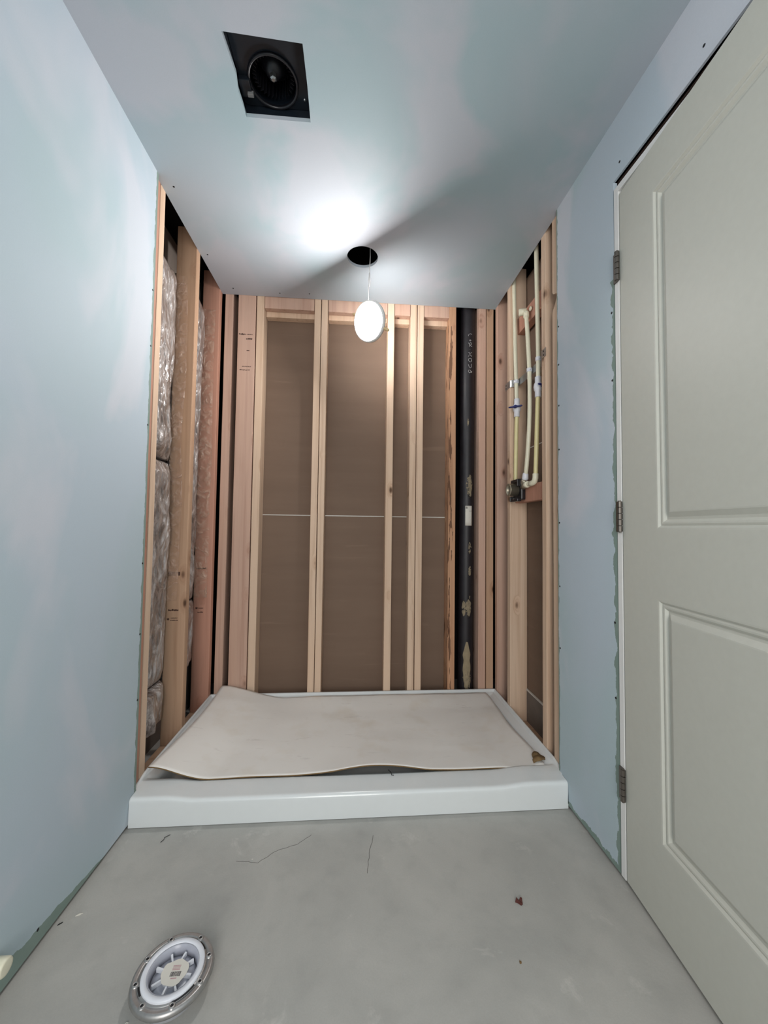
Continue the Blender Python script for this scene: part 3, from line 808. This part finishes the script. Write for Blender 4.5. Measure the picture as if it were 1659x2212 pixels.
# ------------------------------------------------------------------ supply pipes, valve, fittings
def pipe_thing(label, name='water_pipe'):
    return name
PX = 1.532
def curve_pts(ctrl, n=24):
    """smooth vertical pipe centreline through (y, z) control points"""
    out = []; m = len(ctrl)-1
    for k in range(n+1):
        t = k/n*m; i = min(int(t), m-1); f = t-i
        p = [ctrl[max(i-1, 0)], ctrl[i], ctrl[i+1], ctrl[min(i+2, m)]]
        q = [.5*((2*p[1][d])+(-p[0][d]+p[2][d])*f+(2*p[0][d]-5*p[1][d]+4*p[2][d]-p[3][d])*f*f+(-p[0][d]+3*p[1][d]-3*p[2][d]+p[3][d])*f**3) for d in (0, 1)]
        out.append((PX, q[0], q[1]))
    return out
r_ = .0098
def ball_valve(t, y, z, ang):
    bm = B(); tube(bm, [(PX, y, z-.046), (PX, y, z-.045), (PX, y, z-.020), (PX, y, z-.014), (PX, y, z), (PX, y, z+.014), (PX, y, z+.020), (PX, y, z+.045), (PX, y, z+.046)],
                   [.0125, .0138, .0138, .0175, .0195, .0175, .0138, .0138, .0125], n=20)
    v = obj('valve_body', bm, PVCW, t, True)
    d = Vector((-math.cos(ang), -math.sin(ang), 0)); w = Vector((-d.y, d.x, 0)); c = Vector((PX, y, z))+d*.026
    bm = B(); tube(bm, [c-d*.010, c+d*.004], .006, n=12)
    tube(bm, [c+d*.002-w*.034, c+d*.002-w*.030, c+d*.002-w*.012, c+d*.003, c+d*.002+w*.012, c+d*.002+w*.030, c+d*.002+w*.034], [.002, .0042, .0045, .009, .0045, .0042, .002], n=10)
    h = obj('handle', bm, BLUEH, None, True); h.parent = v; h.location = -Vector(v.location)-Vector(t.location)
    h['label'] = 'dark blue lever'
def clamp(t, y, z):
    bm = B(); tube(bm, [(PX, y, z-.009), (PX, y, z-.008), (PX, y, z+.008), (PX, y, z+.009)], [.0105, .0125, .0125, .0105], n=18)
    tube(bm, [(PX, y, z), (PX-.004, y-.022, z)], .004, n=8)
    obj('pipe_clip', bm, PVCW, t, True)
SZ = 1.742
# left supply pipe
t1 = thing('water_pipe', (PX, .53, 1.2), 'left cream water pipe with a blue-handled valve at its middle', 'pipe', 'cream water pipes in the right wall')
obj('upper_tube', tube(B(), curve_pts([(.545, H+.1), (.535, 2.1), (.527, 1.9), (.517, SZ), (.510, 1.63)]), r_, n=16), CREAM, t1, True)
obj('lower_tube', tube(B(), curve_pts([(.508, 1.57), (.515, 1.5), (.522, 1.35), (.527, 1.215)]), r_, n=16), CREAM2, t1, True)
ball_valve(t1, .509, 1.605, .9); clamp(t1, .517, SZ)
t2 = thing('water_pipe', (PX, .41, 1.2), 'middle cream pipe rising from the shower valve to the open elbow', 'pipe', 'cream water pipes in the right wall')
obj('tube', tube(B(), curve_pts([(.400, 2.018), (.385, 1.9), (.370, SZ), (.366, 1.6), (.375, 1.45), (.395, 1.32), (.410, 1.255)], 36), r_, n=16), CREAM, t2, True)
clamp(t2, .370, SZ)
obj('coupling', tube(B(), [(PX, .412, 1.262), (PX, .413, 1.255), (PX, .415, 1.236), (PX-.002, .418, 1.228)], [.0115, .0135, .0155, .013], n=18), PVCW, t2, True)
e = Vector((PX, .401, 2.033))
bm = B(); tube(bm, [e-Vector((0, 0, .022)), e-Vector((0, 0, .0)), e+Vector((-.002, .004, .008))], [.0135, .0135, .012], n=18)
obj('elbow', bm, CREAM, t2, True)
bm = B(); lathe(bm, [(.0115, 0), (.0165, 0), (.0165, .034), (.012, .036), (.0115, .03)], e+Vector((.004, .006, .012)), (-.92, .38, 0), n=24, closed=True)
obj('threaded_outlet', bm, CREAM, t2, True)
for sy in (1, -1):
    bm = B(); c = e+Vector((.012, .006+sy*.026, .012)); lathe(bm, [(.0035, -.003), (.010, -.003), (.010, .003), (.0035, .003)], c, (1, 0, 0), n=16, closed=True)
    obj('mounting_ear', bm, CREAM, t2, True)
t3 = thing('water_pipe', (PX, .31, 1.2), 'right cream water pipe with a valve and an elbow turning to the shower valve', 'pipe', 'cream water pipes in the right wall')
obj('upper_tube', tube(B(), curve_pts([(.300, H+.1), (.292, 2.1), (.285, 1.9), (.281, SZ+.01), (.283, 1.66)]), r_, n=16), CREAM, t3, True)
obj('lower_tube', tube(B(), curve_pts([(.285, 1.60), (.292, 1.5), (.302, 1.35), (.310, 1.235)]), r_, n=16), CREAM2, t3, True)
ball_valve(t3, .284, 1.630, 2.0); clamp(t3, .281, SZ+.014)
bm = B(); tube(bm, [(PX, .311, 1.245), (PX, .311, 1.244), (PX, .312, 1.225), (PX-.001, .318, 1.210), (PX-.003, .330, 1.205), (PX-.004, .352, 1.203), (PX-.004, .353, 1.203)], [.0115, .013, .013, .0135, .013, .013, .0115], n=18)
obj('elbow', bm, CREAM, t3, True)
obj('short_tube', tube(B(), [(PX-.004, .352, 1.203), (PX-.006, .382, 1.203)], r_, n=16), CREAM, t3, True)
obj('end_coupling', tube(B(), [(PX-.006, .372, 1.203), (PX-.006, .373, 1.203), (PX-.007, .396, 1.203), (PX-.007, .397, 1.203)], [.0120, .0150, .0150, .0125], n=18), CREAM, t3, True)
# shower valve
def valve():
    c = Vector((1.526, .462, 1.185))
    t = thing('shower_valve', c, 'black and metal shower mixing valve mounted on the lower wood block', 'shower valve')
    bm = B(); box(bm, 1.516, 1.5385, .425, .520, 1.135, 1.228, .006)
    box(bm, 1.508, 1.5385, .440, .530, 1.222, 1.238, .004); box(bm, 1.500, 1.520, .432, .515, 1.128, 1.142, .003)
    box(bm, 1.497, 1.518, .425, .435, 1.20, 1.235, .002); box(bm, 1.497, 1.518, .508, .520, 1.13, 1.155, .002)
    obj('plaster_guard', bm, BLACKP, t, False)
    obj('valve_barrel', lathe(B(), [(.021, -.012), (.029, -.012), (.0295, .028), (.031, .029), (.031, .034), (.0255, .034), (.0245, .026), (.021, .018)], (1.506, .474, 1.185), (-1, 0, 0), n=40, closed=True), BRASS, t, True)
    obj('cartridge', lathe(B(), [(.0001, .016), (.008, .016), (.010, .008), (.0215, .006), (.0215, -.012)], (1.508, .474, 1.185), (-1, 0, 0), n=32), plain('cartridge_brown', srgb(120, 84, 52), .4, .4), t, True)
    obj('inlet_nipple', tube(B(), [(1.527, .398, 1.203), (1.527, .40, 1.203), (1.527, .415, 1.200), (1.527, .43, 1.195)], [.012, .0145, .0135, .0135], n=18), BRASS, t, True)
    obj('outlet_nipple', tube(B(), [(1.529, .418, 1.229), (1.528, .420, 1.222), (1.527, .428, 1.212), (1.527, .432, 1.205)], [.014, .0145, .013, .012], n=18), BRASS, t, True)
    obj('mounting_screw', tube(B(), [(1.513, .478, 1.141), (1.5, .478, 1.141)], .003, n=8), STEEL, t, True)
valve()
# metal bracket strap
def strap():
    t = thing('pipe_bracket', (1.545, .38, SZ), 'galvanised steel bracket strap holding the three cream pipes between studs', 'bracket')
    path = [(RX-.0015, .605), (RX-.0015, .543), (RX+.004, .536), (1.5455, .530), (1.5455, .222), (RX+.004, .217), (RX-.0015, .211), (RX-.0015, .172)]
    bm = B(); th = .0012; hz = .020
    off = [(x+th, y) for x, y in path]
    for (a, b), (c, d) in zip(zip(path, path[1:]), zip(off, off[1:])):
        prism(bm, [(a[0], a[1], SZ-hz), (b[0], b[1], SZ-hz), (d[0], d[1], SZ-hz), (c[0], c[1], SZ-hz)], (0, 0, 2*hz*.9))
    bmesh.ops.remove_doubles(bm, verts=bm.verts, dist=1e-5)
    obj('strap', bm, STEEL, t)
    for (y, z) in ((.592, SZ+.006), (.592, SZ-.010), (.19, SZ+.006), (.19, SZ-.010)):
        obj('screw_head', lathe(B(), [(.0001, .0022), (.003, .0018), (.0036, 0)], (RX-.0016, y, z), (-1, 0, 0), n=12), SCREW, t, True)
strap()

# ------------------------------------------------------------------ toilet flange
CAPM = plain('cap_translucent', srgb(168, 170, 180), .3, var=.12)
def flange():
    c = Vector((.351, -.462, 0)); R = .078; z = .042
    t = thing('closet_flange', c, 'round steel and white toilet flange with a knockout cap set in the floor', 'toilet flange')
    bm = B(); lathe(bm, [(.066, z-.003), (.066, z), (.0715, z), (.0735, z), (R-.003, z+.0005), (R+.001, z-.002), (R+.003, z-.008), (R+.001, z-.012), (R-.003, z-.009)], c, n=72, closed=True)
    # flat of the ring
    lathe(bm, [(.0575, z), (.066, z), (.066, z-.003), (.0575, z-.003)], c, n=72, closed=True)
    ring = obj('steel_ring', bm, SSTL, t, True)
    for k, a in enumerate((20, 62, 118, 160, 200, 242, 292, 338)):
        a = math.radians(a); p = c+Vector((math.cos(a), math.sin(a), 0))*.0695+Vector((0, 0, z))
        obj('screw_boss', lathe(B(), [(.0008, -.001), (.0024, .0008), (.0042, .0034), (.0068, .0005), (.0075, -.001)], p, n=18), SSTL, t, True)
        obj('screw_hole', lathe(B(), [(.0001, .0024), (.0026, .0022), (.0027, -.001)], p, n=12), SCREW, t, True)
    for a0, a1 in ((20, 55), (195, 235), (110, 128), (300, 318)):
        a0, a1 = math.radians(a0+6), math.radians(a1+6)
        obj('slot', lathe(B(), [(.0615, z-.001), (.0650, z-.001), (.0650, z+.0006), (.0615, z+.0006)], c, n=16, closed=True, arc=(a0, a1)), SCREW, t)
    obj('hub_ring', lathe(B(), [(.050, .001), (.0500, z+.004), (.0515, z+.0055), (.0600, z+.0055), (.0612, z+.004), (.0608, z-.001), (.0570, .001)], c, n=64, closed=True), PVCW, t, True)
    obj('hub_wall', lathe(B(), [(.0435, .020), (.0475, z+.0030), (.0500, z+.0040), (.0502, .018)], c, n=56, closed=True), CAPM, t, True)
    cap = obj('knockout_cap', lathe(B(), [(.0001, .030), (.03, .030), (.0435, .026), (.0442, .023), (.0001, .023)], c, n=48), CAPM, t, True)
    bm = B()
    for a, l in ((75, .040), (118, .040), (165, .040), (215, .041), (265, .042), (300, .042), (350, .040), (35, .040)):
        a = math.radians(a); u = Vector((math.cos(a), math.sin(a), 0)); w = Vector((-u.y, u.x, 0)); p = c+Vector((0, 0, .0298))
        prism(bm, [p+u*.022-w*.0016, p+u*l-w*.0022, p+u*l+w*.0022, p+u*.022+w*.0016], (0, 0, .008))
    lathe(bm, [(.021, .030), (.0225, .0305), (.0225, .0375), (.021, .038)], c, n=32, closed=True)
    obj('cap_rib', bm, PVCW, t)
    # paper sticker with bar code
    bm = B(); P = []
    for k in range(28):
        a = 2*math.pi*k/28; rr = .0245+.0045*noise.noise(Vector((math.cos(a)*1.6, math.sin(a)*1.6, 3)))
        P.append((c.x+rr*math.cos(a)*1.12+.003, c.y+rr*math.sin(a)-.001, .0386))
    prism(bm, P, (0, 0, .0005)); st = obj('sticker', bm, LABELW, t)
    def q(name, rects, mat):
        bm = B()
        for (x0, x1, y0, y1) in rects: box(bm, c.x+x0, c.x+x1, c.y+y0, c.y+y1, .0390, .0394)
        o = obj(name, bm, mat, None); o.parent = st; o.location = -Vector(st.location)-Vector(t.location)
    xs = []; x = -.004; r = random.Random(3)
    while x < .016: w = r.choice((.0005, .0008, .0013)); xs.append((x, x+w, -.010, -.001)); x += w+r.choice((.0005, .0009))
    q('bar_code', xs, INK if False else plain('barcode_ink', srgb(70, 66, 68), .7))
    q('printed_lines', [(-.004, .012, .002+.0026*k, .0032+.0026*k) for k in range(4)]+[(.0, .012, -.0145, -.0125)], plain('faded_red_ink', srgb(184, 150, 152), .7))
flange()
# pipe stub at the foot of the left wall
t = thing('capped_pipe_stub', (.01, -.48, .09), 'cream capped pipe stub poking out low on the left wall', 'pipe')
a = Vector((-.015, -.482, .092)); d = Vector((1, 0, 0))
obj('stub_tube', tube(B(), [a, a+d*.020], .0135, n=20), CREAM, t, True)
obj('end_cap', tube(B(), [a+d*.019, a+d*.0195, a+d*.045, a+d*.0475, a+d*.048], [.014, .0165, .0165, .015, .012], n=24), CREAM, t, True)

# ------------------------------------------------------------------ door
def door():
    # jamb
    bm = B(); yA = YJ-.004
    box(bm, W-.0015, RX+.095, yA-.019, yA, .012, 2.034, .001)
    box(bm, W-.0015, RX+.095, YJ2+.004, yA-.019, 2.014, 2.034, .001)
    box(bm, W-.0015, RX+.095, YJ2+.004, YJ2+.023, .012, 2.014, .001)
    j = struct('trim_6', bm, TRIMW)
    hy = yA-.021; th = math.radians(5.2); hx = W-.006
    t = bpy.data.objects.new('door_1', None); COL.objects.link(t); t.location = (hx, hy, .012); t['kind'] = 'structure'
    t['label'] = 'off-white two-panel moulded door standing slightly ajar in the right wall'
    # local frame: s along the leaf from the hinge, d outwards (into the room), z up
    sv = Vector((-math.sin(th), -math.cos(th), 0)); dv = Vector((-math.cos(th), math.sin(th), 0)); O = Vector((hx+.005, hy, 0))
    Pt = lambda s, d, z: O+sv*s+dv*d+Vector((0, 0, z))
    T = .035; w, z0, z1 = DW, .012, 2.004
    bm = B()
    panels = [(.143, w-.143, .225, .822), (.143, w-.143, .998, 1.882)]
    steps = [(0, 0), (.004, -.0005), (.009, -.0055), (.014, -.0035), (.018, -.0040), (.024, -.0095), (.030, -.0088), (.042, -.0015), (.045, -.001)]
    # front face as a grid of quads round the panels
    S_ = [0, .003, panels[0][0], panels[0][1], w-.003, w]; Z_ = [z0, z0+.003, panels[0][2], panels[0][3], panels[1][2], panels[1][3], z1-.003, z1]
    def V(s, d, z): return bm.verts.new(Pt(s, d, z))
    G = {}
    for i, s in enumerate(S_):
        for k, z in enumerate(Z_):
            e = (i in (0, 5)) or (k in (0, 7)); G[i, k] = V(s, -.003 if e else 0, z)
    for i in range(5):
        for k in range(7):
            if i == 2 and k in (2, 4): continue
            bm.faces.new((G[i, k], G[i+1, k], G[i+1, k+1], G[i, k+1]))
    for k in (2, 4):
        prev = [G[2, k], G[3, k], G[3, k+1], G[2, k+1]]
        a0, a1, b0, b1 = S_[2], S_[3], Z_[k], Z_[k+1]
        for (o_, d_) in steps[1:]:
            cur = [V(a0+o_, d_, b0+o_), V(a1-o_, d_, b0+o_), V(a1-o_, d_, b1-o_), V(a0+o_, d_, b1-o_)]
            for q in range(4): bm.faces.new((prev[q], prev[(q+1) % 4], cur[(q+1) % 4], cur[q]))
            prev = cur
        bm.faces.new(prev)
    bk = [V(0, -T, z0), V(w, -T, z0), V(w, -T, z1), V(0, -T, z1)]
    bm.faces.new(bk[::-1])
    fr = [G[i, 0] for i in range(6)]; bm.faces.new(fr+[bk[1], bk[0]])
    fr = [G[i, 7] for i in range(6)]; bm.faces.new(fr+[bk[2], bk[3]])
    fr = [G[0, k] for k in range(8)]; bm.faces.new(fr+[bk[3], bk[0]])
    fr = [G[5, k] for k in range(8)]; bm.faces.new(fr+[bk[2], bk[1]])
    obj('door_leaf', bm, DOORM, t)
    for zc in (1.782, 1.034, .273):
        # pin barrel of five knuckles with two visible leaves
        bm = B(); c = Vector((W-.008, yA-.0195, 0)); h = .0445
        for k in range(5):
            za = zc-h+2*h*k/5+.0006; zb_ = zc-h+2*h*(k+1)/5-.0006
            tube(bm, [c+Vector((0, 0, za)), c+Vector((0, 0, za+.0006)), c+Vector((0, 0, zb_-.0006)), c+Vector((0, 0, zb_))], [.0055, .0068, .0068, .0055], n=16)
        tube(bm, [c+Vector((0, 0, zc-h-.002)), c+Vector((0, 0, zc+h+.002))], .0035, n=12)
        box(bm, W-.006, W-.0015, yA-.0185, yA-.001, zc-h, zc+h)
        obj('hinge', bm, HINGE, t, False)
door()

# ------------------------------------------------------------------ small debris on the floor
def debris(name, x, y, pts, mat, label, h=.003):
    bm = B(); n = len(pts)
    lo = [bm.verts.new((x+px, y+py, .0004)) for px, py in pts]; hi = [bm.verts.new((x+px*.9, y+py*.9, .0004+h*(1+.5*math.sin(i*2.1)))) for i, (px, py) in enumerate(pts)]
    bm.faces.new(lo[::-1]); bm.faces.new(hi)
    for i in range(n): bm.faces.new((lo[i], lo[(i+1) % n], hi[(i+1) % n], hi[i]))
    tag(obj(name, bm, mat, None, False, (x, y, 0)), label, 'debris')
debris('leaf_scrap', 1.176, -.322, [(-.011, .001), (-.006, .007), (.0, .003), (.006, .009), (.010, .004), (.007, -.006), (.001, -.009), (-.004, -.003)], PINKI, 'small dark red-brown scrap alone on the right part of the floor', .006)
debris('black_crumb', .009, -.304, [(-.003, -.003), (.004, .003), (.005, .006), (-.002, .0)], SCREW, 'tiny black crumb on the floor against the left wall', .002)
debris('plaster_chip', .040, -.282, [(-.006, -.004), (.003, -.001), (.008, .004), (.001, .003)], LABELW, 'small pale plaster chip near the left wall', .002)
debris('plaster_chip', 1.118, -.460, [(-.003, -.003), (.002, -.002), (.003, .002), (-.002, .003)], CARDE, 'tiny brownish chip on the floor in the right foreground', .002)
debris('plaster_chip', .435, -.142, [(-.002, -.002), (.002, -.001), (.001, .002)], LABELW, 'tiny white chip beside the long floor crack', .002)
debris('plaster_chip', .285, -.515, [(-.004, -.002), (.002, -.002), (.004, .003), (.0, .003)], LABELW, 'tiny white chip in the shadow in front of the toilet flange', .002)
bm = B(); tube(bm, [(.150, -.035, .002), (.138, -.048, .0035), (.140, -.055, .003), (.134, -.064, .002)], .0009, n=6)
tag(obj('wire_offcut', bm, SCREW, None, True, (.14, -.05, 0)), 'short dark bent wire scrap on the floor before the left end of the base', 'debris')
bm = B(); tube(bm, [(.862, .108, .0925), (.866, .098, .094), (.872, .090, .0925), (.872, .080, .0905), (.880, .078, .0905)], .0011, n=6)
tag(obj('wire_offcut', bm, SCREW, None, True, (.87, .09, .09)), 'short dark wire scrap on the threshold at the cardboard arch', 'debris')
